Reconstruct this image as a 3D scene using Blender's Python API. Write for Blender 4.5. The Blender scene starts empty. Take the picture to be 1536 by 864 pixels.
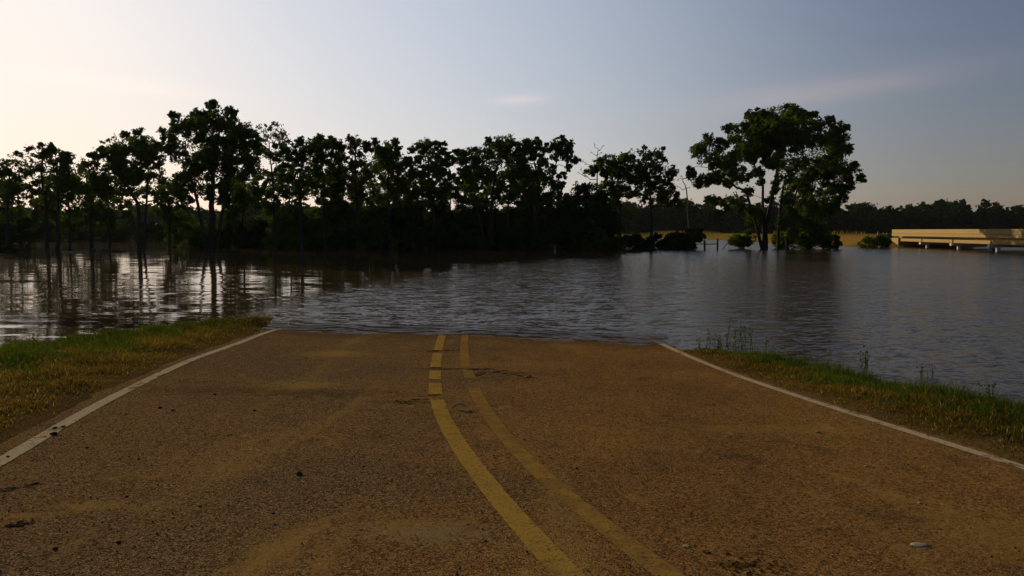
import bpy, math, random
import numpy as np
from mathutils import Vector
R = math.radians
random.seed(7); rng = np.random.default_rng(11)
scene = bpy.context.scene
COL = scene.collection

# ------------------------------------------------------------------ camera
F = 1200.0; CX, CY, HOR = 768.0, 432.0, 346.0
CAMZ = 2.05
PITCH = math.atan((CY - HOR) / F)
cam_d = bpy.data.cameras.new('camera'); cam = bpy.data.objects.new('camera', cam_d); COL.objects.link(cam)
cam_d.sensor_width = 36; cam_d.lens = F / 1536 * 36
cam_d.clip_start = 0.05; cam_d.clip_end = 9000
cam.location = (0, 0, CAMZ); cam.rotation_euler = (math.pi / 2 - PITCH, 0, 0)
scene.camera = cam

# ------------------------------------------------------------------ light
SUN_EL, SUN_AZ = R(16), R(-33.5)          # azimuth measured from +Y, negative = left
EXPOSURE = 0.0
SKY_STR, SHOULDER, GAIN, SKY_TINT = 0.6, 0.11, 1.02, (0.99, 0.97, 1.04)
HZ_EL, HZ_A = 0.22, 0.7
HALO_A, HALO_W, HALO_H = 3.9, 0.85, 0.75
HALO_HI, HALO_LO = (0.84, 0.90, 0.95), (1.25, 1.18, 1.14)
scene.view_settings.view_transform = 'Standard'
scene.view_settings.look = 'None'
scene.view_settings.exposure = EXPOSURE
scene.view_settings.gamma = 1
scene.view_settings.use_curve_mapping = False

W = bpy.data.worlds.new('World'); scene.world = W; W.use_nodes = True
wn, wl = W.node_tree.nodes, W.node_tree.links
wn.clear()
def wmath(op, a, b=None, c=None):
    n = wn.new('ShaderNodeMath'); n.operation = op
    for i, v in enumerate((a, b, c)):
        if v is None: continue
        if isinstance(v, (int, float)): n.inputs[i].default_value = v
        else: wl.new(v, n.inputs[i])
    return n.outputs[0]
sky = wn.new('ShaderNodeTexSky'); sky.sky_type = 'NISHITA'; sky.sun_disc = False
sky.sun_elevation = SUN_EL; sky.sun_rotation = SUN_AZ
sky.altitude = 50; sky.air_density = 1.0; sky.dust_density = 1.0; sky.ozone_density = 2.5
bg = wn.new('ShaderNodeBackground'); bg.inputs[1].default_value = 0.1
wo = wn.new('ShaderNodeOutputWorld')
# thin cirrus streaks, laid out in azimuth / elevation
tc = wn.new('ShaderNodeTexCoord'); sx = wn.new('ShaderNodeSeparateXYZ'); wl.new(tc.outputs['Generated'], sx.inputs[0])
az = wmath('ARCTAN2', sx.outputs[0], sx.outputs[1]); el = wmath('ARCSINE', sx.outputs[2])
cmb = wn.new('ShaderNodeCombineXYZ'); wl.new(wmath('MULTIPLY', az, 3.0), cmb.inputs[0]); wl.new(wmath('MULTIPLY', el, 26.0), cmb.inputs[1])
nz = wn.new('ShaderNodeTexNoise'); nz.inputs['Scale'].default_value = 1.3; nz.inputs['Detail'].default_value = 6
wl.new(cmb.outputs[0], nz.inputs['Vector'])
def streak(a0, e0, slope, wa, we):
    da = wmath('SUBTRACT', az, a0)
    de = wmath('SUBTRACT', wmath('SUBTRACT', el, e0), wmath('MULTIPLY', da, slope))
    q = wmath('ADD', wmath('POWER', wmath('ABSOLUTE', wmath('DIVIDE', da, wa)), 2.0), wmath('POWER', wmath('ABSOLUTE', wmath('DIVIDE', de, we)), 2.0))
    return wmath('EXPONENT', wmath('MULTIPLY', q, -1.0))
st = wmath('ADD', streak(0.40, 0.162, 0.10, 0.13, 0.016), wmath('MULTIPLY', streak(0.01, 0.16, 0.05, 0.03, 0.006), 0.8))
st = wmath('ADD', st, wmath('MULTIPLY', streak(-0.45, 0.16, -0.05, 0.10, 0.008), 0.25))
st = wmath('MULTIPLY', st, wmath('MULTIPLY', nz.outputs['Fac'], 1.5))
# sky radiance: Nishita, highlight shoulder of the hazy aureole, plus the pale haze layer low over the horizon
sc = wn.new('ShaderNodeVectorMath'); sc.operation = 'SCALE'; wl.new(sky.outputs[0], sc.inputs[0]); sc.inputs['Scale'].default_value = SKY_STR
sg = wn.new('ShaderNodeSeparateXYZ'); wl.new(sc.outputs[0], sg.inputs[0])
den = wmath('ADD', 1.0, wmath('MULTIPLY', wmath('POWER', sg.outputs[1], 1.0), SHOULDER))
sh = wn.new('ShaderNodeVectorMath'); sh.operation = 'SCALE'; wl.new(sc.outputs[0], sh.inputs[0]); wl.new(wmath('DIVIDE', GAIN, den), sh.inputs['Scale'])
tn = wn.new('ShaderNodeVectorMath'); tn.operation = 'MULTIPLY'; wl.new(sh.outputs[0], tn.inputs[0]); tn.inputs[1].default_value = SKY_TINT
daz = wmath('SUBTRACT', az, SUN_AZ)
def wvec(op, a, b=None, scale=None):
    n = wn.new('ShaderNodeVectorMath'); n.operation = op
    for i, v in enumerate((a, b)):
        if v is None: continue
        if isinstance(v, tuple): n.inputs[i].default_value = v
        else: wl.new(v, n.inputs[i])
    if scale is not None: wl.new(scale, n.inputs['Scale'])
    return n.outputs[0]
hz = wmath('MULTIPLY', wmath('EXPONENT', wmath('DIVIDE', wmath('MAXIMUM', el, 0.0), -HZ_EL)), HZ_A)
dele = wmath('SUBTRACT', el, SUN_EL)
ang2 = wmath('ADD', wmath('POWER', wmath('ABSOLUTE', wmath('DIVIDE', daz, HALO_W)), 4.0), wmath('POWER', wmath('ABSOLUTE', wmath('DIVIDE', dele, HALO_H)), 2.0))
halo = wmath('MULTIPLY', wmath('EXPONENT', wmath('MULTIPLY', ang2, -1.0)), HALO_A)
lowr = wmath('EXPONENT', wmath('DIVIDE', wmath('MAXIMUM', el, 0.0), -0.13))
hcol = wn.new('ShaderNodeMix'); hcol.data_type = 'VECTOR'; wl.new(lowr, hcol.inputs[0]); hcol.inputs[4].default_value = HALO_HI; hcol.inputs[5].default_value = HALO_LO
hv = wvec('ADD', wvec('SCALE', (1.15, 0.72, 0.66), None, hz), wvec('SCALE', hcol.outputs[1], None, halo))
lt = wn.new('ShaderNodeMix'); lt.data_type = 'VECTOR'; wl.new(lowr, lt.inputs[0]); lt.inputs[4].default_value = (1, 1, 1); lt.inputs[5].default_value = (0.78, 0.72, 0.67)
ad = wn.new('ShaderNodeVectorMath'); ad.operation = 'ADD'; wl.new(wvec('MULTIPLY', tn.outputs[0], lt.outputs[1]), ad.inputs[0]); wl.new(hv, ad.inputs[1])
gain = wn.new('ShaderNodeVectorMath'); gain.operation = 'MULTIPLY'; wl.new(ad.outputs[0], gain.inputs[0]); gain.inputs[1].default_value = (1.5, 1.22, 1.12)
mx = wn.new('ShaderNodeMix'); mx.data_type = 'VECTOR'
wl.new(st, mx.inputs[0]); wl.new(ad.outputs[0], mx.inputs[4]); wl.new(gain.outputs[0], mx.inputs[5])
wl.new(mx.outputs[1], bg.inputs[0]); wl.new(bg.outputs[0], wo.inputs[0])

sd = bpy.data.lights.new('sun', 'SUN'); sun = bpy.data.objects.new('sun', sd); COL.objects.link(sun)
sd.energy = 3.2; sd.angle = R(0.6); sd.color = (1.0, 0.80, 0.54)
sv = Vector((math.sin(SUN_AZ) * math.cos(SUN_EL), math.cos(SUN_AZ) * math.cos(SUN_EL), math.sin(SUN_EL)))
sun.rotation_euler = sv.to_track_quat('Z', 'Y').to_euler()
sun.location = (-30, 30, 40)

# ------------------------------------------------------------------ helpers
def tag(o, label=None, cat=None, group=None, kind=None):
    if label: o['label'] = label
    if cat: o['category'] = cat
    if group: o['group'] = group
    if kind: o['kind'] = kind
    return o
def mesh_obj(name, V, Fc, mat, parent=None, loc=(0, 0, 0), smooth=False):
    me = bpy.data.meshes.new(name)
    me.from_pydata([tuple(v) for v in V] if not isinstance(V, np.ndarray) else V.tolist(), [], Fc if not isinstance(Fc, np.ndarray) else Fc.tolist())
    me.materials.append(mat)
    if smooth: me.polygons.foreach_set('use_smooth', [True] * len(me.polygons))
    me.update()
    o = bpy.data.objects.new(name, me); COL.objects.link(o); o.location = loc
    if parent is not None: o.parent = parent
    return o
def empty(name, loc, rz=0.0):
    o = bpy.data.objects.new(name, None); COL.objects.link(o); o.location = loc; o.rotation_euler = (0, 0, rz)
    o.empty_display_size = 0.3
    return o
def copy_tree(o, parent=None):
    c = o.copy(); COL.objects.link(c)
    if parent is not None: c.parent = parent
    for ch in list(o.children): copy_tree(ch, c)
    return c
cp, sp = math.cos(PITCH), math.sin(PITCH)
def ray(px, py):
    u, v = (px - CX) / F, -(py - CY) / F
    return np.array([u, cp + v * sp, -sp + v * cp])
def at(px, py, d):                      # point at ground distance d (along y) seen there
    r = ray(px, py); t = d / r[1]
    return np.array([r[0] * t, d, CAMZ + r[2] * t])
RA, RB, RC = 0.574, 0.038, 0.0103
def road_z(x, y):
    w = np.clip((np.asarray(y, float) - 9) / 5, 0, 1)
    return RA - RB * y - RC * x + w * 0.007 * (np.sin(1.3 * x + .6 * y) + .7 * np.sin(2.9 * x - 1.1 * y + 1) + .4 * np.sin(6.1 * x + 2.0 * y))
def on_road(px, py):
    r = ray(px, py)
    t = (RA - CAMZ) / (r[2] + RB * r[1] + RC * r[0])
    return np.array([r[0] * t, r[1] * t])
def on_water(px, py, z=0.0):
    r = ray(px, py); t = (z - CAMZ) / r[2]
    return np.array([r[0] * t, r[1] * t])

class NT:
    def __init__(s, name):
        s.m = bpy.data.materials.new(name); s.m.use_nodes = True
        s.t = s.m.node_tree; s.n = s.t.nodes; s.l = s.t.links
        s.b = s.n['Principled BSDF']
    def put(s, sock, v):
        if hasattr(v, 'is_output') or isinstance(v, bpy.types.NodeSocket): s.l.new(v, sock)
        else: sock.default_value = v
    def math(s, op, a, b=0.0, clamp=False):
        n = s.n.new('ShaderNodeMath'); n.operation = op; n.use_clamp = clamp
        s.put(n.inputs[0], a); s.put(n.inputs[1], b); return n.outputs[0]
    def pos(s):
        return s.n.new('ShaderNodeNewGeometry').outputs['Position']
    def island(s):
        return s.n.new('ShaderNodeNewGeometry').outputs['Random Per Island']
    def obj(s): return s.n.new('ShaderNodeTexCoord').outputs['Object']
    def orand(s): return s.n.new('ShaderNodeObjectInfo').outputs['Random']
    def xyz(s, v):
        n = s.n.new('ShaderNodeSeparateXYZ'); s.put(n.inputs[0], v); return n.outputs
    def scale(s, v, sc):
        n = s.n.new('ShaderNodeVectorMath'); n.operation = 'MULTIPLY'; s.put(n.inputs[0], v); n.inputs[1].default_value = sc; return n.outputs[0]
    def noise(s, v, scale, detail=3, rough=0.55, out='Fac', dist=0.0):
        n = s.n.new('ShaderNodeTexNoise'); s.put(n.inputs['Vector'], v)
        n.inputs['Scale'].default_value = scale; n.inputs['Detail'].default_value = detail
        n.inputs['Roughness'].default_value = rough; n.inputs['Distortion'].default_value = dist
        return n.outputs[out]
    def voro(s, v, scale, out='Distance', feature='F1'):
        n = s.n.new('ShaderNodeTexVoronoi'); n.feature = feature; s.put(n.inputs['Vector'], v); n.inputs['Scale'].default_value = scale
        return n.outputs[out]
    def ramp(s, v, lo, hi, a=0.0, b=1.0):
        n = s.n.new('ShaderNodeMapRange'); n.interpolation_type = 'SMOOTHSTEP'
        s.put(n.inputs[0], v); n.inputs[1].default_value = lo; n.inputs[2].default_value = hi
        n.inputs[3].default_value = a; n.inputs[4].default_value = b; return n.outputs[0]
    def mix(s, f, a, b, mode='MIX'):
        n = s.n.new('ShaderNodeMix'); n.data_type = 'RGBA'; n.blend_type = mode
        s.put(n.inputs[0], f)
        for i, v in ((6, a), (7, b)):
            s.put(n.inputs[i], v if not isinstance(v, tuple) else tuple(v[:3]) + (1,))
        return n.outputs[2]
    def bump(s, h, strength, dist):
        n = s.n.new('ShaderNodeBump'); s.put(n.inputs['Height'], h); n.inputs['Strength'].default_value = strength; n.inputs['Distance'].default_value = dist
        s.l.new(n.outputs[0], s.b.inputs['Normal']); return n
    def base(s, c, rough=0.8, spec=0.3):
        s.put(s.b.inputs['Base Color'], c if not isinstance(c, tuple) else tuple(c[:3]) + (1,))
        s.put(s.b.inputs['Roughness'], rough); s.b.inputs['Specular IOR Level'].default_value = spec
        return s.m

# ------------------------------------------------------------------ materials
def leaf_mat(name, dark, light, trans=0.25, warm=None):
    k = NT(name)
    isl = k.island()
    big = k.noise(k.pos(), 0.55, 2)
    f = k.math('ADD', k.math('MULTIPLY', isl, 0.6), k.math('MULTIPLY', k.ramp(big, 0.35, 0.68), 0.5), True)
    c = k.mix(f, dark, light)
    if warm: c = k.mix(k.math('GREATER_THAN', k.island(), 0.93), c, warm)
    d = k.n.new('ShaderNodeBsdfDiffuse'); k.put(d.inputs[0], c)
    t = k.n.new('ShaderNodeBsdfTranslucent')
    k.put(t.inputs[0], k.mix(1.0, c, (1.0, 1.15, 0.55), 'MULTIPLY'))
    m = k.n.new('ShaderNodeMixShader'); m.inputs[0].default_value = trans
    k.l.new(d.outputs[0], m.inputs[1]); k.l.new(t.outputs[0], m.inputs[2])
    k.n.remove(k.b)
    out = [n for n in k.n if n.type == 'OUTPUT_MATERIAL'][0]
    k.l.new(m.outputs[0], out.inputs[0])
    return k.m
M = {}
M['leaf'] = leaf_mat('leaf', (0.026, 0.044, 0.009), (0.095, 0.135, 0.022), 0.42)
M['leaf_bright'] = leaf_mat('leaf_bright', (0.034, 0.053, 0.011), (0.115, 0.150, 0.030), 0.44)
M['leaf_pale'] = leaf_mat('leaf_pale', (0.055, 0.068, 0.024), (0.12, 0.135, 0.05), 0.36)
M['leaf_brown'] = leaf_mat('leaf_brown', (0.040, 0.038, 0.012), (0.11, 0.085, 0.035), 0.32)
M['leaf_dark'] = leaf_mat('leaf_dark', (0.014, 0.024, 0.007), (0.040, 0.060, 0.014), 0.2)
M['leaf_far'] = leaf_mat('leaf_far', (0.022, 0.036, 0.015), (0.055, 0.078, 0.028), 0.2)
M['grass'] = leaf_mat('grass_blade', (0.028, 0.042, 0.009), (0.095, 0.125, 0.020), 0.40, (0.20, 0.14, 0.04))
M['dry'] = leaf_mat('dry_grass_blade', (0.065, 0.043, 0.012), (0.25, 0.140, 0.030), 0.38, (0.40, 0.29, 0.12))
M['meadow'] = leaf_mat('meadow_blade', (0.014, 0.026, 0.006), (0.045, 0.065, 0.012), 0.3)
M['straw'] = leaf_mat('straw_blade', (0.15, 0.09, 0.016), (0.34, 0.205, 0.04), 0.3)
k = NT('bark'); n_ = k.noise(k.scale(k.obj(), (6, 6, 1.2)), 2.0, 4)
k.bump(n_, 0.6, 0.05); M['bark'] = k.base(k.mix(n_, (0.020, 0.016, 0.012), (0.060, 0.048, 0.038)), 0.9, 0.1)
k = NT('dead_bark'); n_ = k.noise(k.scale(k.obj(), (6, 6, 1.2)), 2.0, 4)
M['dead'] = k.base(k.mix(n_, (0.07, 0.06, 0.055), (0.15, 0.13, 0.12)), 0.9, 0.1)

# road surface: silt covered asphalt
def road_mat():
    k = NT('silty_asphalt'); p = k.pos(); X = k.xyz(p)
    g1 = k.xyz(k.voro(p, 150, 'Color')); d1 = k.voro(p, 150)
    g2 = k.xyz(k.voro(p, 52, 'Color')); d2 = k.voro(p, 52)
    fine = k.noise(p, 90, 3, 0.75)
    big = k.noise(p, 0.42, 4, 0.6)
    med = k.noise(k.scale(p, (1.0, 0.7, 1)), 2.1, 6, 0.68, dist=0.5)
    tracks = k.noise(k.scale(p, (1.6, 0.22, 1)), 1.0, 4, 0.6, dist=0.4)
    lane = k.ramp(k.math('ADD', X[0], k.math('MULTIPLY', k.math('SUBTRACT', big, .5), 5.0)), -2.6, 1.2)
    lt_ = k.mix(k.ramp(big, 0.35, 0.65), (0.150, 0.090, 0.040), (0.190, 0.108, 0.042))
    rt_ = k.mix(k.ramp(big, 0.35, 0.65), (0.185, 0.092, 0.026), (0.255, 0.128, 0.034))
    c = k.mix(lane, lt_, rt_)
    gm = k.math('ADD', k.math('MULTIPLY', g2[2], .6), k.math('MULTIPLY', k.noise(p, 38, 3, .7), .8))
    c = k.mix(1.0, c, k.mix(k.ramp(gm, .30, 1.0), (0.42, 0.39, 0.36), (1.27, 1.25, 1.18)), 'MULTIPLY')
    c = k.mix(k.ramp(tracks, 0.54, 0.74, 0, 0.65), c, (0.30, 0.175, 0.045))
    c = k.mix(k.ramp(med, 0.58, 0.76, 0, 0.75), c, (0.36, 0.215, 0.055))
    c = k.mix(k.ramp(med, 0.45, 0.30, 0, 0.75), c, (0.075, 0.042, 0.018))
    # aggregate showing through the silt: more on the left lane
    bare = k.math('MULTIPLY', k.ramp(k.math('ADD', X[0], k.math('MULTIPLY', big, 4.0)), 4.2, 0.2, 0.35, 1.0), k.ramp(med, 0.66, 0.5))
    c = k.mix(k.math('MULTIPLY', k.ramp(g1[0], 0.34, 0.06), k.math('ADD', 0.50, k.math('MULTIPLY', bare, 0.45))), c, (0.020, 0.014, 0.009))
    c = k.mix(k.math('MULTIPLY', k.ramp(g1[1], 0.72, 0.98), k.math('ADD', 0.42, k.math('MULTIPLY', bare, 0.45))), c, (0.42, 0.29, 0.145))
    lone = k.math('MULTIPLY', k.math('GREATER_THAN', g2[0], 0.93), k.ramp(d2, 0.42, 0.25))
    c = k.mix(k.math('MULTIPLY', lone, 0.85), c, (0.016, 0.011, 0.008))
    lone = k.math('MULTIPLY', k.math('GREATER_THAN', g2[1], 0.955), k.ramp(d2, 0.40, 0.2))
    c = k.mix(k.math('MULTIPLY', lone, 0.7), c, (0.40, 0.31, 0.19))
    spots = k.voro(k.scale(p, (1, .55, 1)), 5.0); spm = k.xyz(k.voro(k.scale(p, (1, .55, 1)), 5.0, 'Color'))
    pl = k.math('MULTIPLY', k.ramp(k.math('ADD', spots, k.math('MULTIPLY', fine, .2)), 0.32, 0.16), k.math('GREATER_THAN', spm[1], 0.86))
    c = k.mix(k.math('MULTIPLY', pl, 0.6), c, (0.30, 0.19, 0.065))
    sn = k.noise(p, 9, 8, .78)
    def stain(c, px, py, rx, ry, col, amt, rot=0.0):
        q = on_road(px, py); cr, sr = math.cos(rot), math.sin(rot)
        dx = k.math('SUBTRACT', X[0], float(q[0])); dy = k.math('SUBTRACT', X[1], float(q[1]))
        u = k.math('DIVIDE', k.math('ADD', k.math('MULTIPLY', dx, cr), k.math('MULTIPLY', dy, sr)), rx)
        v = k.math('DIVIDE', k.math('SUBTRACT', k.math('MULTIPLY', dy, cr), k.math('MULTIPLY', dx, sr)), ry)
        r = k.math('SQRT', k.math('ADD', k.math('MULTIPLY', u, u), k.math('MULTIPLY', v, v)))
        r = k.math('ADD', r, k.math('MULTIPLY', k.math('SUBTRACT', sn, .5), 4.5))
        return k.mix(k.ramp(r, 1.5, 0.1, 0, amt * .8), c, col)
    OC, DK = (0.33, 0.20, 0.050), (0.050, 0.030, 0.014)
    c = stain(c, 505, 530, .55, .45, OC, .75); c = stain(c, 455, 578, .5, .35, OC, .6); c = stain(c, 480, 590, .8, .3, DK, .6)
    c = stain(c, 412, 825, .12, .55, OC, .7, -.25); c = stain(c, 300, 585, .7, .3, DK, .45); c = stain(c, 620, 790, .35, .22, OC, .5); c = stain(c, 650, 800, .3, .15, (.24, .19, .12), .4)
    c = stain(c, 150, 760, .35, .08, OC, .6); c = stain(c, 20, 775, .3, .06, OC, .6, .2); c = stain(c, 1480, 800, .35, .6, OC, .4); c = stain(c, 1180, 645, .9, .25, OC, .4)
    c = stain(c, 1110, 848, .16, .05, DK, .8); c = stain(c, 680, 553, .5, .10, DK, .8); c = stain(c, 765, 560, .40, .14, DK, .7); c = stain(c, 665, 526, .4, .10, DK, .7); c = stain(c, 625, 603, .5, .08, DK, .6)
    wet = k.ramp(k.math('ADD', X[2], k.math('MULTIPLY', k.math('SUBTRACT', k.noise(p, 3, 3), .5), .03)), 0.050, 0.012)
    c = k.mix(k.math('MULTIPLY', wet, .35), c, (0.045, 0.028, 0.013))
    h = k.math('ADD', k.math('MULTIPLY', k.ramp(d1, 0.0, 0.8, 1, 0), 0.6), k.math('MULTIPLY', fine, 0.7))
    h = k.math('ADD', h, k.math('MULTIPLY', med, 1.5))
    k.bump(h, 0.9, 0.010)
    return k.base(c, 0.95, 0.0)
M['road'] = road_mat()
def paint_mat(name, col, dirt, lo, hi, blotch=None):
    k = NT(name); p = k.pos()
    n1 = k.noise(p, 7.0, 5, 0.7); n2 = k.noise(p, 55, 2, 0.7); n3 = k.noise(p, 1.1, 3, 0.6)
    v = k.math('ADD', k.math('MULTIPLY', n1, 0.5), k.math('ADD', k.math('MULTIPLY', n2, 0.22), k.math('MULTIPLY', n3, 0.28)))
    f = k.ramp(v, lo, hi)
    c = k.mix(f, dirt, k.mix(n2, tuple(x * 0.75 for x in col), col))
    a = k.xyz(k.voro(p, 95, 'Color'))[0]
    c = k.mix(k.ramp(a, 0.16, 0.0, 0, 0.7), c, (0.04, 0.028, 0.018))
    k.bump(n2, 0.6, 0.006)
    return k.base(c, 0.95, 0.0)
M['white_paint'] = paint_mat('worn_white_paint', (0.46, 0.36, 0.21), (0.13, 0.08, 0.032), 0.40, 0.47)
M['yellow_paint'] = paint_mat('worn_yellow_paint', (0.36, 0.215, 0.042), (0.18, 0.105, 0.034), 0.36, 0.52)
M['faded_yellow'] = paint_mat('faded_yellow_paint', (0.32, 0.185, 0.036), (0.19, 0.105, 0.034), 0.42, 0.60)

def ground_mat():
    k = NT('earth_ground'); p = k.pos(); y = k.xyz(p)[1]; X_ = k.xyz(p)[0]
    n1 = k.noise(p, 1.6, 5, 0.65); n2 = k.noise(p, 22, 3, 0.7); n3 = k.noise(p, 0.03, 3)
    soil = k.mix(n1, (0.060, 0.037, 0.014), (0.150, 0.088, 0.030))
    soil = k.mix(k.ramp(n2, 0.64, 0.78, 0, 0.6), soil, (0.22, 0.14, 0.055))
    fx_ = k.ramp(k.math('ADD', X_, k.math('MULTIPLY', n3, 12.0)), 26, 34)
    fld = k.mix(k.ramp(n3, 0.35, 0.65), (0.13, 0.095, 0.024), (0.26, 0.155, 0.032))
    fld = k.mix(fx_, (0.040, 0.045, 0.014), fld)
    c = k.mix(k.ramp(y, 60, 110), soil, fld)
    k.bump(n2, 0.8, 0.03)
    return k.base(c, 0.95, 0.0)
M['ground'] = ground_mat()

def water_mat():
    k = NT('muddy_water'); p = k.pos(); X = k.xyz(p)
    # the wind-ruffled tongue over the sunken road: mask from the plan position
    yy = X[1]
    bnd = k.math('ADD', k.ramp(yy, 17, 42, -6.4, -3.6), k.ramp(yy, 40, 82, 0.0, 19.0))
    wob = k.math('MULTIPLY', k.math('SUBTRACT', k.noise(k.scale(p, (0.25, 0.1, 1)), 1.0, 3), 0.5), 5.0)
    f = k.math('SUBTRACT', k.math('ADD', X[0], wob), bnd)
    m = k.ramp(k.math('DIVIDE', f, k.math('MULTIPLY', k.math('MAXIMUM', yy, 10.0), 0.07)), -1.0, 1.0)
    def slopes(sc, det, rough, dist=0.0):
        n = k.noise(k.scale(p, sc), 1.0, det, rough, 'Color', dist)
        v = k.n.new('ShaderNodeVectorMath'); v.operation = 'SUBTRACT'; k.l.new(n, v.inputs[0]); v.inputs[1].default_value = (0.5, 0.5, 0.5)
        return v.outputs[0]
    def vscale(v, s):
        n = k.n.new('ShaderNodeVectorMath'); n.operation = 'MULTIPLY'; k.l.new(v, n.inputs[0]); n.inputs[1].default_value = s; return n.outputs[0]
    def vadd(a, b):
        n = k.n.new('ShaderNodeVectorMath'); n.operation = 'ADD'; k.l.new(a, n.inputs[0]); k.put(n.inputs[1], b); return n.outputs[0]
    nearf = k.ramp(yy, 50, 16, 0.28, 1.0)
    vs_ = k.n.new('ShaderNodeVectorMath'); vs_.operation = 'SCALE'
    k.l.new(vadd(vscale(slopes((0.40, 1.25, 1), 2, 0.5), (0.020, 0.13, 0)), vscale(slopes((1.6, 4.0, 1), 3, 0.6), (0.03, 0.08, 0))), vs_.inputs[0]); k.l.new(nearf, vs_.inputs['Scale'])
    calm = vs_.outputs[0]
    ruf = vadd(vscale(slopes((1.9, 4.4, 1), 4, 0.65, 0.5), (0.30, 0.75, 0)), vscale(slopes((8, 14, 1), 2, 0.6), (0.30, 0.60, 0)))
    ph = k.math('ADD', k.math('ADD', yy, k.math('MULTIPLY', X[0], 0.27)), k.math('MULTIPLY', k.noise(k.scale(p, (0.5, 0.35, 1)), 1.0, 3), 2.6))
    sw = k.math('MULTIPLY', k.math('SINE', k.math('MULTIPLY', ph, 13.0)), k.math('MULTIPLY', k.ramp(k.math('ADD', yy, k.math('MULTIPLY', X[0], 0.27)), 18.8, 15.6, 0, 0.26), k.math('MULTIPLY', k.ramp(X[0], 3.2, 0.6), k.ramp(k.noise(k.scale(p, (0.35, 0.8, 1)), 1.0, 2), .38, .62))))
    cx_ = k.n.new('ShaderNodeCombineXYZ'); k.l.new(k.math('MULTIPLY', sw, .25), cx_.inputs[0]); k.l.new(sw, cx_.inputs[1])
    ruf = vadd(ruf, cx_.outputs[0])
    mx = k.n.new('ShaderNodeMix'); mx.data_type = 'VECTOR'; k.l.new(m, mx.inputs[0]); k.l.new(calm, mx.inputs[4]); k.l.new(ruf, mx.inputs[5])
    nn = vadd(mx.outputs[1], (0, 0, 1))
    nv = k.n.new('ShaderNodeVectorMath'); nv.operation = 'NORMALIZE'; k.l.new(nn, nv.inputs[0])
    k.l.new(nv.outputs[0], k.b.inputs['Normal'])
    k.b.inputs['IOR'].default_value = 1.33
    mud = k.mix(k.noise(k.scale(p, (0.2, 0.2, 1)), 1.0, 3), (0.040, 0.026, 0.010), (0.062, 0.041, 0.017))
    k.base(mud, k.math('ADD', 0.04, k.math('MULTIPLY', m, 0.10)), 0.42)
    df = k.n.new('ShaderNodeBsdfDiffuse'); k.l.new(mud, df.inputs[0])           # silty mud colour, mixed in to dim the reflections
    ms = k.n.new('ShaderNodeMixShader'); k.l.new(k.math('ADD', 0.15, k.math('MULTIPLY', m, 0.15)), ms.inputs[0])
    k.l.new(k.b.outputs[0], ms.inputs[1]); k.l.new(df.outputs[0], ms.inputs[2])
    depth = k.math('SUBTRACT', k.math('ADD', k.math('MULTIPLY', yy, RB), k.math('MULTIPLY', X[0], RC)), RA)
    tf = k.math('MULTIPLY', k.ramp(depth, 0.09, 0.0, 0, 0.55), k.math('MULTIPLY', k.ramp(depth, -0.03, -0.015), k.ramp(X[0], 3.1, 2.6)))
    tr = k.n.new('ShaderNodeBsdfTransparent'); m2 = k.n.new('ShaderNodeMixShader'); k.l.new(tf, m2.inputs[0])
    k.l.new(ms.outputs[0], m2.inputs[1]); k.l.new(tr.outputs[0], m2.inputs[2]); ms = m2
    k.l.new(ms.outputs[0], [n for n in k.n if n.type == 'OUTPUT_MATERIAL'][0].inputs[0])
    return k.m
M['water'] = water_mat()

# ------------------------------------------------------------------ plan curves
def interp_curve(pts, ys):
    pts = np.array(sorted(pts.tolist(), key=lambda q: q[1])); 
    return np.interp(ys, pts[:, 1], pts[:, 0])
def line_pts(pix): return np.array([on_road(*q) for q in pix])
PX_WL = [(0, 693), (55, 661), (90, 640), (153, 603), (208, 577), (260, 551), (314, 530), (361, 514), (394, 501.5)]
PX_WR = [(985, 512), (1016, 527), (1072, 551), (1129, 572), (1185, 591), (1241, 609), (1297, 627), (1354, 645), (1410, 662), (1466, 680), (1522, 697)]
PX_YL = [(853, 864), (797, 808), (762, 766), (732, 730), (703, 691), (675, 649), (661, 620), (654, 600), (652, 575), (653, 550), (657, 525), (664, 500)]
PX_YR = [(1003, 864), (934, 815), (879, 773), (836, 737), (791, 694), (758, 659), (728, 617), (712, 588), (704, 566), (698, 545), (696, 523), (698, 500)]
def extend(P):
    P = np.array(sorted(P.tolist(), key=lambda q: q[1]))
    s0 = (P[2] - P[0]); s0 = s0 / s0[1]; s1 = (P[-1] - P[-3]); s1 = s1 / s1[1]
    a = [P[0] - s0 * t for t in (34, 20, 10, 4, 1.5)]
    b = [P[-1] + s1 * t for t in (2, 5, 10, 20, 30)]
    # road straightens behind the viewer
    return np.array(a + P.tolist() + b)
def smooth_curve(P, step=0.25, win=9):
    ys = np.arange(-24, 36, step); xs = np.interp(ys, P[:, 1], P[:, 0])
    kx = np.ones(win) / win
    xp = np.pad(xs, win // 2, mode='edge'); xs2 = np.convolve(xp, kx, 'valid')
    return ys, xs2
CWL, CWR, CYL, CYR = [extend(line_pts(q)) for q in (PX_WL, PX_WR, PX_YL, PX_YR)]
YS, XWL = smooth_curve(CWL); _, XWR = smooth_curve(CWR); _, XYL = smooth_curve(CYL, win=9); _, XYR = smooth_curve(CYR, win=11)
XEL, XER = XWL - 0.22, XWR + 0.12            # asphalt edges just outside the white lines
def xel(y): return np.interp(y, YS, XEL)
def xer(y): return np.interp(y, YS, XER)

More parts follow.
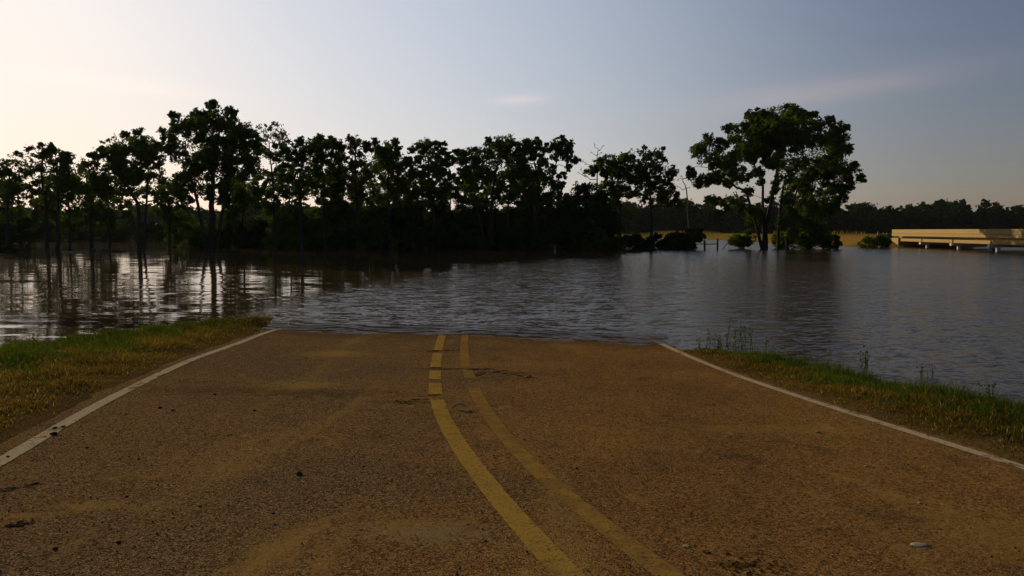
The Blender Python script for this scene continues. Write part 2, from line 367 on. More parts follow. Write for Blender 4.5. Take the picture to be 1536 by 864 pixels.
# shoreline of the near land (verges), from where water begins
wl_left = [on_water(*q) for q in ((-60, 540), (0, 532), (60, 522), (140, 512), (220, 500), (300, 489), (360, 482))]
wl_right = [on_water(*q) for q in ((1046, 524), (1100, 532), (1160, 545), (1250, 570), (1350, 592), (1450, 612), (1536, 627))]
LAND = [(-90, -40), (-60, 4)] + [(-20, 10.2)] + [tuple(q) for q in wl_left] + [(-5.6, 18.9), (-4.9, 17.6), (-4.6, 15.2), (2.2, 13.0)] + [tuple(q) for q in wl_right] + [(9.0, 6.5), (15, 1), (40, -6), (90, -40)]
LAND = np.array(LAND)
def signed_dist(P, poly):
    x, y = P[:, 0], P[:, 1]; n = len(poly)
    best = np.full(len(P), 1e18); inside = np.zeros(len(P), bool)
    for i in range(n):
        a, b = poly[i], poly[(i + 1) % n]
        ab = b - a; t = ((x - a[0]) * ab[0] + (y - a[1]) * ab[1]) / (ab @ ab); t = np.clip(t, 0, 1)
        dx, dy = x - a[0] - t * ab[0], y - a[1] - t * ab[1]
        best = np.minimum(best, dx * dx + dy * dy)
        c = ((a[1] > y) != (b[1] > y))
        with np.errstate(divide='ignore', invalid='ignore'):
            xi = (b[0] - a[0]) * (y - a[1]) / (b[1] - a[1]) + a[0]
        inside ^= c & (x < xi)
    d = np.sqrt(best)
    return np.where(inside, d, -d)
def hnoise(x, y, s):
    return (np.sin(x * 1.7 * s + 1.3) * np.sin(y * 1.3 * s + .4) + .6 * np.sin(x * 3.1 * s + y * 2.3 * s + 2) + .4 * np.sin(x * 5.3 * s - y * 4.7 * s)) / 2
def far_land(x, y):
    """height of the far land: bank behind the row, golden field right of the big tree, field at the back of the channel"""
    w = 4 * np.sin(x * .07) + 3 * np.sin(x * .19 + y * .05)
    left = np.minimum((y - 150 - w) * .05, (22 - x + w) * .08)
    right = np.minimum((y - 138 - w) * .05, (x - .312 * y - 1.5 + .4 * w) * .08)
    back = (y - 236 - w) * .05
    return np.minimum(np.maximum(np.maximum(left, right), back), .35)
def ground_z(x, y):
    x = np.asarray(x, float); y = np.asarray(y, float)
    sd_ = signed_dist(np.stack([x.ravel(), y.ravel()], 1), LAND).reshape(x.shape)
    rz = road_z(x, y)
    near = np.minimum(np.maximum(np.minimum(rz, 1.4), 0.06) + 0.05, 0.20 * sd_) + 0.025 * hnoise(x, y, 1.0) * np.clip(sd_, 0, 1)
    near = np.maximum(near, -1.5)
    el, er = xel(y), xer(y)
    e = np.maximum(el - x, x - er)           # >0 outside the asphalt
    wgt = np.clip(e / 0.5, 0, 1)
    inroad = np.where(e < -0.12, rz - 0.12, rz - 0.02)
    onstrip = (y < 30) & (y > -24)
    z = np.where(onstrip, np.where(e <= 0, inroad, near * wgt + (rz - 0.02) * (1 - wgt)), near)
    z = np.where(onstrip & (e <= 0), np.maximum(z, -1.5), z)
    ridge = -0.06 - ((y - 99) / 8.0) ** 2 * 0.35 - np.clip((np.abs(x + 4) - 27) / 6, 0, 9) * 0.5 + 0.10 * hnoise(x, y, .15)
    isl = -0.04 - ((y - 93) / 4.0) ** 2 * 0.3 - np.clip((np.abs(x - 30.5) - 3.4) / 2, 0, 9) * 0.4
    far = far_land(x, y) + 0.04 * hnoise(x, y, .05)
    bank = np.minimum((x - 46.3 - np.clip(y - 70, 0, 99) * .9) * 0.35, 0.35) - np.clip((y - 96) * -0.0, 0, 0)
    bank = np.where((y > 15) & (y < 84), bank, -9)
    emb = 1.35 - np.clip((np.abs(x - 54) - 5.2) / 3.0, 0, 9) * 0.9 - np.clip((106 - y) / 3.5, 0, 9) * 0.9
    for q in (ridge, isl, far, bank, emb): z = np.maximum(z, np.maximum(q, -1.5))
    return z
def gz(x, y): return float(ground_z(np.array([x]), np.array([y]))[0])

# ------------------------------------------------------------------ ground, water, road
def grid(xs, ys, zf):
    Xg, Yg = np.meshgrid(xs, ys); Z = zf(Xg, Yg)
    V = np.stack([Xg.ravel(), Yg.ravel(), Z.ravel()], 1)
    nx = len(xs); i = np.arange(len(ys) - 1)[:, None] * nx + np.arange(nx - 1)[None, :]
    Fq = np.stack([i, i + 1, i + 1 + nx, i + nx], -1).reshape(-1, 4)
    return V, Fq
def geo(a, b, n): return np.geomspace(a, b, n)
xs = np.concatenate([-geo(13.2, 4000, 60)[::-1], np.arange(-13, 10.01, 0.13), geo(10.3, 70, 60), geo(73, 4000, 36)])
ys = np.concatenate([-geo(24.6, 600, 14)[::-1], np.arange(-24, 2, 1.0), np.arange(2.2, 21, 0.16), geo(21.3, 66, 30), np.arange(67, 112, 0.9), geo(113, 400, 60), geo(420, 4000, 14)])
V, Fq = grid(xs, ys, ground_z)
tag(mesh_obj('ground', V, Fq, M['ground'], smooth=True), kind='structure')
wx = np.concatenate([-geo(10, 3500, 14)[::-1], [0], geo(10, 3500, 14)]); wy = np.concatenate([[-60, -20], np.linspace(0, 100, 20), geo(120, 3500, 10)])
V, Fq = grid(wx, wy, lambda a, b: a * 0)
tag(mesh_obj('water', V, Fq, M['water']), kind='structure')

def ribbon(ys_, left, right, n, dz):
    V, Fc = [], []
    for j, y in enumerate(ys_):
        for i in range(n + 1):
            x = left[j] + (right[j] - left[j]) * i / n
            V.append((x, y, road_z(x, y) + dz))
    for j in range(len(ys_) - 1):
        for i in range(n):
            a = j * (n + 1) + i; Fc.append((a, a + 1, a + n + 2, a + n + 1))
    return V, Fc
# ragged asphalt edge, small skirt at both sides
jag = rng.normal(0, 0.03, len(YS)); jag2 = rng.normal(0, 0.03, len(YS))
Vr, Fr = ribbon(YS, XEL + jag, XER + jag2, 12, 0.0)
nV = len(Vr)
for j in range(len(YS)):
    a = Vr[j * 13]; b = Vr[j * 13 + 12]
    Vr.append((a[0] - .05, a[1], a[2] - .09)); Vr.append((b[0] + .05, b[1], b[2] - .09))
for j in range(len(YS) - 1):
    Fr.append((nV + 2 * j, j * 13, (j + 1) * 13, nV + 2 * j + 2)); Fr.append((j * 13 + 12, nV + 2 * j + 1, nV + 2 * j + 3, (j + 1) * 13 + 12))
road = tag(mesh_obj('road', Vr, Fr, M['road']), kind='structure')
def stripe(name, xc, w, mat, label=None, y0=-24, y1=30, gaps=()):
    ysf = np.arange(y0, y1, 0.05); xcf = np.interp(ysf, YS, xc)
    tx = np.gradient(xcf, ysf); nrm = np.sqrt(1 + tx * tx)
    wn_ = w / 2 * nrm
    jl = rng.normal(0, 0.0015, len(ysf)); jr = rng.normal(0, 0.0015, len(ysf))
    V, Fc = ribbon(ysf, xcf - wn_ + jl, xcf + wn_ + jr, 1, 0.004)
    keep = []
    for j, f in enumerate(Fc):
        y = ysf[j]
        if any(a < y < b for a, b in gaps): continue
        keep.append(f)
    o = mesh_obj(name, V, keep, mat, road)
    if label: o['label'] = label
    return o
stripe('edge_line', XWL, 0.13, M['white_paint'])
stripe('edge_line', XWR, 0.11, M['white_paint'])
gy = [on_road(650, q)[1] for q in (601, 592, 575, 570, 556, 551, 530, 526)]
stripe('centre_line', XYL, 0.15, M['yellow_paint'], gaps=((gy[0], gy[1]), (gy[2], gy[3]), (gy[4], gy[5]), (gy[6], gy[7])))
stripe('centre_line', XYR, 0.14, M['faded_yellow'], 'faded patchy yellow centre line', gaps=((on_road(700, 583)[1], on_road(705, 568)[1]), (on_road(700, 555)[1], on_road(700, 551)[1])))

# ------------------------------------------------------------------ trees
def tube(path, radii, sides=6):
    path = np.asarray(path, float); n = len(path); V = []; Fc = []
    tang = np.gradient(path, axis=0); tang /= (np.linalg.norm(tang, axis=1)[:, None] + 1e-9)
    ref = np.array([0.3, 0.9, 0.15]); 
    for i in range(n):
        a = np.cross(tang[i], ref); a /= np.linalg.norm(a) + 1e-9; b = np.cross(tang[i], a)
        for s in range(sides):
            th = 2 * math.pi * s / sides
            V.append(path[i] + radii[i] * (math.cos(th) * a + math.sin(th) * b))
    for i in range(n - 1):
        for s in range(sides):
            p, q = i * sides + s, i * sides + (s + 1) % sides
            Fc.append((p, q, q + sides, p + sides))
    Fc.append(tuple(range(sides))[::-1]); Fc.append(tuple((n - 1) * sides + s for s in range(sides)))
    return V, Fc
class MB:
    def __init__(s): s.V = []; s.F = []
    def add(s, VF):
        o = len(s.V); s.V.extend(VF[0]); s.F.extend([tuple(i + o for i in f) for f in VF[1]]); return s
    def build(s, name, mat, parent=None, loc=(0, 0, 0), smooth=True):
        return mesh_obj(name, np.array(s.V), s.F, mat, parent, loc, smooth)
def wobble(a, b, n, amp, sag=0.0):
    t = np.linspace(0, 1, n)[:, None]; p = a + (b - a) * t
    w = rng.normal(0, amp, (n, 3)); w[0] = 0; w[-1] = 0
    p = p + w; p[:, 2] += sag * np.sin(t[:, 0] * math.pi); return p
def leaves(centres, rad, n_each, size, flat=0.8):
    N = len(centres) * n_each
    c = np.repeat(centres, n_each, 0); r = np.repeat(rad, n_each)[:, None]
    g = rng.normal(0, 0.45, (N, 3)); g[:, 2] *= flat
    c = c + g * r
    u = rng.normal(size=(N, 3)); u /= np.linalg.norm(u, axis=1)[:, None]
    v = rng.normal(size=(N, 3)); v -= (v * u).sum(1)[:, None] * u; v /= np.linalg.norm(v, axis=1)[:, None]
    s = (size * rng.uniform(0.6, 1.35, N))[:, None]
    V = np.stack([c - u * s * .5, c + v * s * .32 - u * s * .05, c + u * s * .55, c - v * s * .32 - u * s * .05], 1).reshape(-1, 3)
    Fq = np.arange(4 * N).reshape(-1, 4)
    return V, Fq
def crown_mesh(lobes, subs, n_each, size, spread=1.0, subr=0.40, air=0.35):
    C, Rr = [], []
    subs = int(subs * 1.9); n_each = max(6, int(n_each * 0.72)); size = size * .86
    lobes = list(lobes)
    for (x, y, z, r) in list(lobes):               # small satellite tufts break up the outline
        for _ in range(2):
            d = rng.normal(size=3); d /= np.linalg.norm(d); q = rng.uniform(.9, 1.25) * r
            lobes.append((x + d[0] * q, y + d[1] * q, z + d[2] * q * .8, r * rng.uniform(.35, .6)))
    for (x, y, z, r) in lobes:
        d = rng.normal(size=(subs, 3)); d /= np.linalg.norm(d, axis=1)[:, None]
        k_ = subs; rr = rng.uniform(0.1, 1.0, k_) ** 0.6 * r * spread
        p = np.array([x, y, z]) + d * rr[:, None] * np.array([1, 1, .85])
        C.append(p); Rr.append(np.full(subs, subr * r) * rng.uniform(.7, 1.25, subs))
    V, Fq = leaves(np.concatenate(C), np.concatenate(Rr), n_each, size)
    cen = V.reshape(-1, 4, 3).mean(1); q = np.zeros(len(cen))      # airy pockets through the crown
    rr = np.mean([l[3] for l in lobes])
    for _ in range(6):
        d = rng.normal(size=3); d /= np.linalg.norm(d); q += np.sin(cen @ d * 6.28 / (rr * rng.uniform(.8, 2.4)) + rng.uniform(0, 6.28))
    keep = q > rng.uniform(-1.6, -.1, len(cen)) + air
    V = V.reshape(-1, 4, 3)[keep].reshape(-1, 3)
    return V, np.arange(len(V)).reshape(-1, 4)

def build_tree(name, label, cat, base, trunks, lobes, leafm, subs=9, n_each=34, size=0.30, r0=0.24, bark='bark', group=None, twig=True, air=0.2):
    """lobes / trunks in world coordinates; base is the foot on the ground or under the water"""
    base = np.array(base); root = empty(name, base)
    tag(root, label, cat, group)
    nodes = []                                     # (pos, radius, limb id)
    tb = MB()
    for ti, tr in enumerate(trunks):
        P = np.array(tr, float) - base
        # resample with small wobble
        seg = [P[0]]
        for a, b in zip(P[:-1], P[1:]):
            q = wobble(a, b, 5, 0.05 if len(trunks) < 9 else .03); seg.extend(q[1:])
        seg = np.array(seg); n = len(seg)
        rr = r0 * (1.0 if ti == 0 else 0.6) * np.linspace(1, 0.28, n); rr[0] *= 1.5; rr[1] *= 1.1
        tb.add(tube(seg, rr, 7))
        zf = seg[0][2] + 0.28 * (seg[-1][2] - seg[0][2])
        for q, r in zip(seg, rr):
            if q[2] > zf: nodes.append((q, r, -1))
    tb.build('trunk', M[bark], root)
    L = np.array([l[:3] for l in lobes]) - base; Rl = np.array([l[3] for l in lobes])
    order = np.argsort([min(np.linalg.norm(l - n[0]) for n in nodes) for l in L])
    limbs = {}
    for i in order:
        l = L[i]; best = None
        for (q, r, lid) in nodes:
            d = l - q; ln = np.linalg.norm(d)
            cost = ln + (2.0 if d[2] < -0.1 * ln else 0) + (0.6 if r < 0.03 else 0)
            if best is None or cost < best[0]: best = (cost, q, r, lid)
        _, q, r, lid = best
        ln = np.linalg.norm(l - q); n = max(4, int(ln / 0.7))
        path = wobble(q, l, n, 0.06 * min(ln, 2), sag=-0.05 * ln if l[2] > q[2] else 0.12 * ln)
        ra = max(0.035, min(r * 0.75, 0.03 + ln * 0.03)); rb = max(0.022, ra * 0.5)
        rr = np.linspace(ra, rb, n)
        if lid == -1: lid = len(limbs); limbs[lid] = MB()
        limbs[lid].add(tube(path, rr, 5))
        for qq, r_ in list(zip(path, rr))[1:]: nodes.append((qq, r_, lid))
        if twig:
            for _ in range(4):
                d = rng.normal(size=3); d /= np.linalg.norm(d); e = l + d * Rl[i] * 0.9
                limbs[lid].add(tube(wobble(l, e, 4, .05), np.linspace(.022, .010, 4), 3))
    for m in limbs.values(): m.build('limb', M[bark], root)
    if leafm:
        V, Fq = crown_mesh([(l[0], l[1], l[2], r) for l, r in zip(L, Rl)], subs, n_each, size, air=air)
        mesh_obj('crown', V, Fq, M[leafm], root)
    return root

CROPS = {1: (3.321, 0, 140), 2: (3.322, 220, 140), 3: (3.927, 500, 180), 4: (3.929, 780, 180), 5: (3.322, 1000, 140)}
def lobe_list(crop, d, pts, depth=None, rs=1.0):
    s, ox, oy = CROPS[crop]; out = []
    xsr = [p[0] for p in pts]; cxm = (min(xsr) + max(xsr)) / 2; hw = max(8, (max(xsr) - min(xsr)) / 2)
    for (x, y, r) in pts:
        off = (x - cxm) / hw
        hwm = hw / s / F * d * 0.75
        dy = rng.uniform(-1, 1) * hwm * math.sqrt(max(0.15, 1 - off * off))
        p = at(ox + x / s, oy + y / s, d + dy)
        out.append((p[0], p[1], p[2], r * 1.12 / s / F * d * rs))
    extra = []
    for i in range(len(out)):
        for j in range(i):
            a, b = np.array(out[i][:3]), np.array(out[j][:3]); m = (out[i][3] + out[j][3]) / 2
            ln = math.hypot(a[0] - b[0], a[2] - b[2])
            if m > .35 and .9 * m < ln < 2.3 * m and rng.uniform() < .42:
                c = (a + b) / 2 + rng.normal(0, .25, 3); extra.append((c[0], c[1], c[2], m * rng.uniform(.5, .8)))
    random.shuffle(extra)
    return out + extra[:int(len(out) * .8)]
def trunk_line(crop, d, pts):
    s, ox, oy = CROPS[crop]
    return [at(ox + x / s, oy + y / s, d + i * 0.15) for i, (x, y) in enumerate(pts)]
def make_tree(name, label, cat, crop, d, trunks, pts, leafm, **kw):
    rs = kw.pop('rs', 1.0)
    tl = [trunk_line(crop, d, t) for t in trunks]
    bx, by = tl[0][0][0], d
    g = min(gz(bx, by), -0.02)
    for i, t in enumerate(tl):
        t[0] = np.array([t[0][0], t[0][1], gz(t[0][0], t[0][1]) - 0.15])
    return build_tree(name, label, cat, (bx, by, gz(bx, by) - .15), tl, lobe_list(crop, d, pts, rs=rs), leafm, **kw)

ROW = 'trees of the flooded row'
make_tree('tree', 'small open-crowned tree at the far left end of the flooded row', 'tree', 1, 87, [[(40, 790), (35, 600), (50, 400)]],
          [(10, 370, 40), (90, 345, 48), (60, 420, 32), (15, 460, 35), (100, 410, 35), (70, 500, 40), (10, 520, 40), (120, 480, 35), (-40, 420, 50), (-70, 500, 45)], 'leaf', subs=8, n_each=26)
make_tree('tree', 'tree with a thin flat feathery top in the left group of the flooded row', 'tree', 1, 86, [[(235, 800), (232, 560), (205, 380), (215, 280)]],
          [(150, 272, 22), (215, 270, 28), (262, 285, 26), (190, 300, 32), (235, 315, 40), (170, 355, 55), (255, 375, 55), (200, 430, 58), (150, 480, 40), (250, 470, 50), (180, 530, 45)], 'leaf', subs=8, n_each=26)
make_tree('tree', 'round leafy tree on a straight brown trunk in the left group of the flooded row', 'tree', 1, 80, [[(290, 800), (290, 560), (300, 350)]],
          [(345, 345, 50), (310, 370, 48), (300, 440, 55), (370, 420, 58), (280, 500, 45), (340, 500, 55), (400, 470, 50), (330, 330, 30)], 'leaf', subs=9, n_each=28)
make_tree('tree', 'low tree sloping down toward a gap, left of the flat topped tree', 'tree', 1, 88, [[(455, 780), (450, 600), (430, 420)]],
          [(420, 375, 42), (470, 385, 42), (440, 440, 58), (500, 430, 52), (545, 425, 38), (480, 500, 55), (550, 480, 52), (420, 510, 50), (590, 450, 25), (530, 530, 40)], 'leaf', subs=9, n_each=30)
make_tree('tree', 'broad flat topped tree beside the tallest tree of the left row', 'tree', 1, 83, [[(692, 800), (690, 560), (640, 470), (600, 420)], [(700, 560), (735, 430), (740, 300)]],
          [(690, 228, 48), (620, 255, 58), (560, 268, 48), (500, 298, 34), (470, 310, 20), (740, 265, 58), (800, 290, 40), (540, 320, 35), (600, 330, 42), (640, 375, 50), (700, 335, 60), (760, 330, 55),
           (650, 450, 52), (700, 490, 36), (590, 440, 40), (830, 470, 45), (880, 480, 40), (800, 500, 30), (680, 410, 40), (780, 400, 30), (560, 360, 28)], 'leaf_bright', subs=10, n_each=34)
make_tree('tree', 'tallest dense dark tree of the flooded row, rising over the left half', 'tree', 2, 82,
          [[(322, 800), (322, 560), (330, 420), (320, 250), (345, 120)], [(326, 560), (400, 440), (430, 300)], [(318, 580), (230, 450), (170, 330)]],
          [(350, 105, 52), (385, 125, 48), (300, 130, 46), (240, 140, 52), (155, 130, 36), (110, 190, 46), (130, 240, 46), (420, 170, 50), (470, 170, 42), (500, 200, 30), (320, 200, 75), (220, 215, 62), (400, 240, 66), (250, 290, 66), (170, 300, 50),
           (480, 260, 60), (540, 300, 42), (430, 330, 68), (340, 310, 72), (280, 380, 60), (360, 400, 68), (210, 390, 44), (470, 390, 60), (530, 370, 46), (190, 440, 42), (250, 470, 52), (340, 490, 54), (440, 470, 56), (510, 470, 46), (560, 470, 34), (160, 500, 42), (480, 530, 40), (400, 540, 36)],
          'leaf', subs=11, n_each=40, r0=.34)
make_tree('tree', 'slim pale wispy tree with sparse top right of the tallest tree', 'tree', 2, 86, [[(640, 790), (632, 560), (625, 400), (610, 250)]],
          [(595, 205, 38), (655, 190, 38), (620, 245, 40), (680, 215, 28), (600, 300, 30), (640, 330, 30), (580, 400, 34), (660, 380, 30), (610, 470, 34), (560, 480, 36), (670, 470, 34)], 'leaf_pale', subs=7, n_each=16, size=.26, r0=.17)
make_tree('tree', 'bushy medium tree with a rounded top between the wispy and the brown tipped trees', 'tree', 2, 84, [[(770, 780), (770, 580), (760, 430), (790, 320)], [(885, 780), (880, 560), (880, 400), (870, 300)]],
          [(700, 290, 48), (660, 290, 32), (760, 275, 42), (830, 260, 40), (880, 245, 42), (925, 265, 40), (960, 270, 22), (950, 340, 40), (860, 320, 46), (770, 330, 42), (700, 360, 42), (720, 430, 46), (800, 400, 48), (900, 400, 52), (960, 420, 42), (730, 500, 48), (820, 480, 52), (900, 490, 52), (980, 490, 46), (680, 500, 34)],
          'leaf', subs=9, n_each=36)
make_tree('tree', 'thin tree with a sparse brownish top near the middle of the row', 'tree', 3, 88, [[(140, 750), (140, 520), (130, 350), (130, 180)]],
          [(115, 125, 34), (155, 135, 34), (200, 145, 32), (250, 130, 24), (115, 190, 42), (165, 230, 48), (35, 140, 30), (20, 200, 40), (110, 270, 46), (60, 350, 55), (150, 340, 55), (110, 420, 55), (20, 420, 60), (180, 430, 50)], 'leaf_brown', subs=9, n_each=26, size=.28)
make_tree('tree', 'green crowned tree with gaps in its lower leaves, centre of the row', 'tree', 3, 90, [[(330, 750), (330, 540), (320, 380), (330, 230)]],
          [(260, 185, 56), (330, 165, 52), (370, 130, 20), (300, 240, 60), (380, 240, 54), (240, 290, 46), (220, 360, 46), (330, 340, 52), (420, 320, 60), (400, 400, 56), (290, 430, 50), (370, 470, 56), (250, 470, 50), (440, 250, 34)], 'leaf_bright', subs=10, n_each=36)
make_tree('tree', 'domed tree of the row with a small tuft at its right shoulder', 'tree', 3, 90, [[(590, 750), (585, 520), (560, 350), (560, 210)]],
          [(545, 145, 48), (490, 180, 48), (600, 180, 50), (655, 180, 22), (560, 220, 55), (650, 240, 48), (690, 250, 32), (500, 270, 46), (600, 300, 50), (470, 330, 40), (640, 330, 42), (560, 400, 44), (660, 390, 44), (700, 430, 44), (610, 470, 52), (520, 460, 50), (460, 440, 46)], 'leaf', subs=10, n_each=34)
make_tree('tree', 'broad dome of dark green leaves right of the middle gap in the row', 'tree', 3, 90, [[(930, 750), (930, 540), (940, 400), (970, 230)], [(1020, 750), (1030, 500), (1060, 300)], [(900, 560), (830, 420), (790, 280)]],
          [(1050, 140, 48), (990, 140, 48), (930, 165, 48), (870, 185, 46), (800, 200, 48), (740, 230, 38), (725, 185, 14), (1110, 150, 46), (1140, 190, 44), (900, 260, 66), (990, 250, 70), (800, 280, 52), (1080, 250, 62), (750, 300, 30), (850, 340, 52), (940, 360, 58), (1040, 350, 58), (1130, 330, 50), (780, 410, 46), (880, 440, 46), (980, 450, 54), (1080, 450, 56), (1160, 430, 44), (830, 480, 40), (740, 470, 44)],
          'leaf', subs=10, n_each=36, r0=.28)
make_tree('tree', 'ragged tree with separate leafy clusters reaching right over a pale sky gap', 'tree', 4, 90, [[(95, 750), (95, 520), (110, 380), (80, 220)], [(120, 480), (190, 340), (230, 200)]],
          [(20, 150, 38), (100, 145, 30), (130, 185, 30), (75, 180, 26), (225, 130, 36), (190, 160, 34), (265, 155, 34), (210, 200, 40), (285, 190, 26), (300, 225, 34), (325, 235, 20), (290, 280, 20), (30, 250, 46), (130, 250, 28), (165, 290, 38), (60, 320, 46), (240, 330, 24), (220, 370, 30), (150, 370, 34), (60, 410, 54), (240, 390, 20), (190, 440, 42), (110, 460, 46), (250, 470, 34), (30, 480, 50)],
          'leaf', subs=9, n_each=34)
make_tree('tree', 'dark dense low tree leafy down to the water below the dead snag', 'tree', 4, 88, [[(400, 755), (400, 600), (390, 450)]],
          [(370, 395, 44), (335, 430, 48), (420, 420, 52), (470, 450, 40), (310, 490, 50), (390, 490, 70), (470, 510, 60), (280, 560, 55), (360, 570, 70), (450, 580, 70), (530, 570, 50), (290, 640, 60), (380, 650, 70), (470, 650, 70), (550, 640, 52), (320, 710, 50), (420, 710, 60), (520, 705, 60)], 'leaf_dark', subs=11, n_each=42)
make_tree('tree', 'light leafed tree with a level top next to the dead snag', 'tree', 4, 92, [[(590, 750), (590, 540), (570, 420), (570, 290)]],
          [(515, 230, 42), (565, 245, 44), (620, 225, 36), (655, 220, 34), (480, 285, 40), (540, 300, 42), (610, 290, 52), (665, 280, 44), (410, 300, 30), (440, 300, 24), (540, 360, 42), (630, 355, 46), (680, 340, 34), (560, 420, 42), (490, 400, 34), (610, 430, 40), (540, 470, 36), (660, 430, 30)], 'leaf_bright', subs=9, n_each=30)
make_tree('tree', 'airy yellowish green tree with drooping right branches at the end of the row', 'tree', 4, 90, [[(775, 750), (775, 560), (765, 400), (770, 250)]],
          [(725, 190, 34), (770, 205, 36), (815, 195, 36), (845, 235, 30), (755, 250, 40), (810, 265, 40), (720, 300, 38), (780, 320, 36), (860, 310, 42), (905, 300, 26), (830, 360, 34), (880, 350, 28), (720, 370, 34), (760, 400, 32), (820, 420, 36), (890, 390, 22), (905, 430, 24), (700, 430, 30), (870, 450, 30), (925, 470, 22), (940, 500, 22), (840, 480, 34), (900, 490, 22), (800, 470, 34), (750, 450, 34), (700, 380, 36), (690, 320, 30), (860, 430, 30), (785, 300, 34), (740, 350, 34), (720, 480, 30)], 'leaf_pale', subs=8, n_each=24, size=.27, r0=.2)
make_tree('tree', 'big solitary tree with a wide spreading crown standing in the water at right', 'tree', 5, 88,
          [[(490, 785), (492, 650), (515, 570), (545, 420), (560, 300), (590, 140)], [(556, 770), (562, 600), (590, 430), (680, 300)], [(605, 770), (600, 640), (650, 480), (740, 330)], [(492, 600), (400, 500), (300, 430), (210, 370)], [(488, 560), (480, 460), (430, 340), (420, 220)]],
          [(590, 92, 46), (640, 90, 36), (530, 115, 46), (470, 125, 40), (450, 80, 10), (420, 150, 46), (350, 185, 44), (318, 165, 12), (480, 185, 56), (570, 175, 60), (655, 155, 52), (725, 110, 20), (740, 170, 52), (800, 165, 46), (850, 180, 36), (880, 215, 34), (340, 235, 34), (410, 240, 46),
           (220, 245, 38), (265, 265, 40), (150, 285, 34), (200, 310, 48), (260, 330, 46), (310, 330, 40), (115, 375, 18), (120, 410, 20), (150, 440, 26), (200, 430, 34), (260, 420, 38), (340, 350, 42), (330, 430, 38), (390, 420, 28), (470, 300, 28), (420, 320, 30),
           (240, 535, 26), (205, 530, 18), (280, 545, 24), (330, 530, 30), (365, 570, 22), (400, 490, 26), (250, 595, 14), (300, 570, 14),
           (540, 260, 40), (620, 260, 62), (700, 250, 64), (780, 250, 60), (840, 270, 50), (895, 280, 30), (620, 350, 52), (700, 350, 66), (780, 350, 66), (850, 350, 46), (905, 375, 36), (940, 380, 32), (960, 420, 18), (975, 435, 10), (640, 430, 50), (720, 440, 64), (800, 440, 58), (870, 440, 44), (880, 500, 28), (650, 520, 42), (720, 530, 54), (790, 530, 48), (850, 540, 30), (590, 530, 26), (690, 610, 44), (760, 610, 44), (630, 600, 28), (820, 590, 30), (540, 480, 22), (450, 590, 34), (420, 630, 30), (570, 640, 24),
           (620, 690, 44), (700, 680, 50), (760, 680, 42), (560, 720, 34), (660, 740, 40),
           (520, 220, 50), (455, 255, 46), (505, 340, 34), (380, 300, 46), (560, 330, 44), (445, 385, 30), (300, 375, 40), (540, 160, 44), (600, 210, 50), (370, 250, 36), (580, 420, 40), (600, 490, 36), (520, 530, 22), (800, 550, 40), (690, 660, 40), (780, 700, 36), (640, 640, 40)],
          'leaf_bright', subs=12, n_each=36, r0=.30, size=.29, air=-.2)
BACK = 'back trees of the flooded row'
for (px, d, top, wpx, lm) in [(30, 97, 262, 70, 'leaf'), (105, 99, 258, 70, 'leaf'), (165, 100, 276, 60, 'leaf'), (255, 98, 262, 60, 'leaf'), (365, 99, 255, 60, 'leaf'), (435, 97, 246, 70, 'leaf'), (500, 99, 250, 70, 'leaf'), (555, 100, 236, 60, 'leaf'), (615, 99, 250, 70, 'leaf'), (675, 98, 258, 70, 'leaf_dark'),
                              (730, 100, 248, 70, 'leaf'), (785, 99, 240, 70, 'leaf'), (835, 100, 290, 50, 'leaf_dark'), (905, 98, 285, 60, 'leaf')]:
    x = (px - CX) / F * d; g = gz(x, d); zt = at(px, top, d)[2]; w = wpx / F * d / 2
    lob = []
    for t in np.linspace(0, 1, 22):
        z = 2.6 + t * (zt - 3.4); ww = w * math.sqrt(max(.15, 1 - ((t - .55) * 1.5) ** 2))
        lob.append((x + rng.uniform(-1, 1) * ww, d + rng.uniform(-1, 1) * ww, z, rng.uniform(.7, 1.15)))
    build_tree('tree', 'half hidden dark tree standing behind the front trees of the flooded row', 'tree', (x, d, g - .15), [[(x, d, g - .15), (x + .1, d, zt * .45), (x, d + .1, zt * .85)]], lob, lm, subs=8, n_each=28, size=.3, r0=.17, twig=False, group=BACK)
# dead snags
def snag(label, crop, d, trunk, tips):
    tl = [trunk_line(crop, d, trunk)]
    tl[0][0][2] = gz(tl[0][0][0], d) - .15
    lob = lobe_list(crop, d, [(x, y, 12) for x, y in tips])
    build_tree('dead_tree', label, 'dead tree', tl[0][0], tl, lob, None, r0=.13, bark='dead', twig=True)
snag('bare grey dead snag with forked twigs above the dark dense tree', 4, 96, [(450, 750), (452, 500), (455, 300), (460, 180)], [(440, 145), (490, 150), (425, 190), (480, 190), (430, 240), (500, 220), (370, 240), (360, 290), (390, 260), (380, 330), (345, 310)])
snag('thin bare dead stem leaning at the right end of the row', 4, 92, [(1000, 752), (990, 560), (982, 420), (960, 350)], [(930, 350), (975, 340), (925, 390), (995, 400), (1010, 470), (950, 330), (1050, 560)])

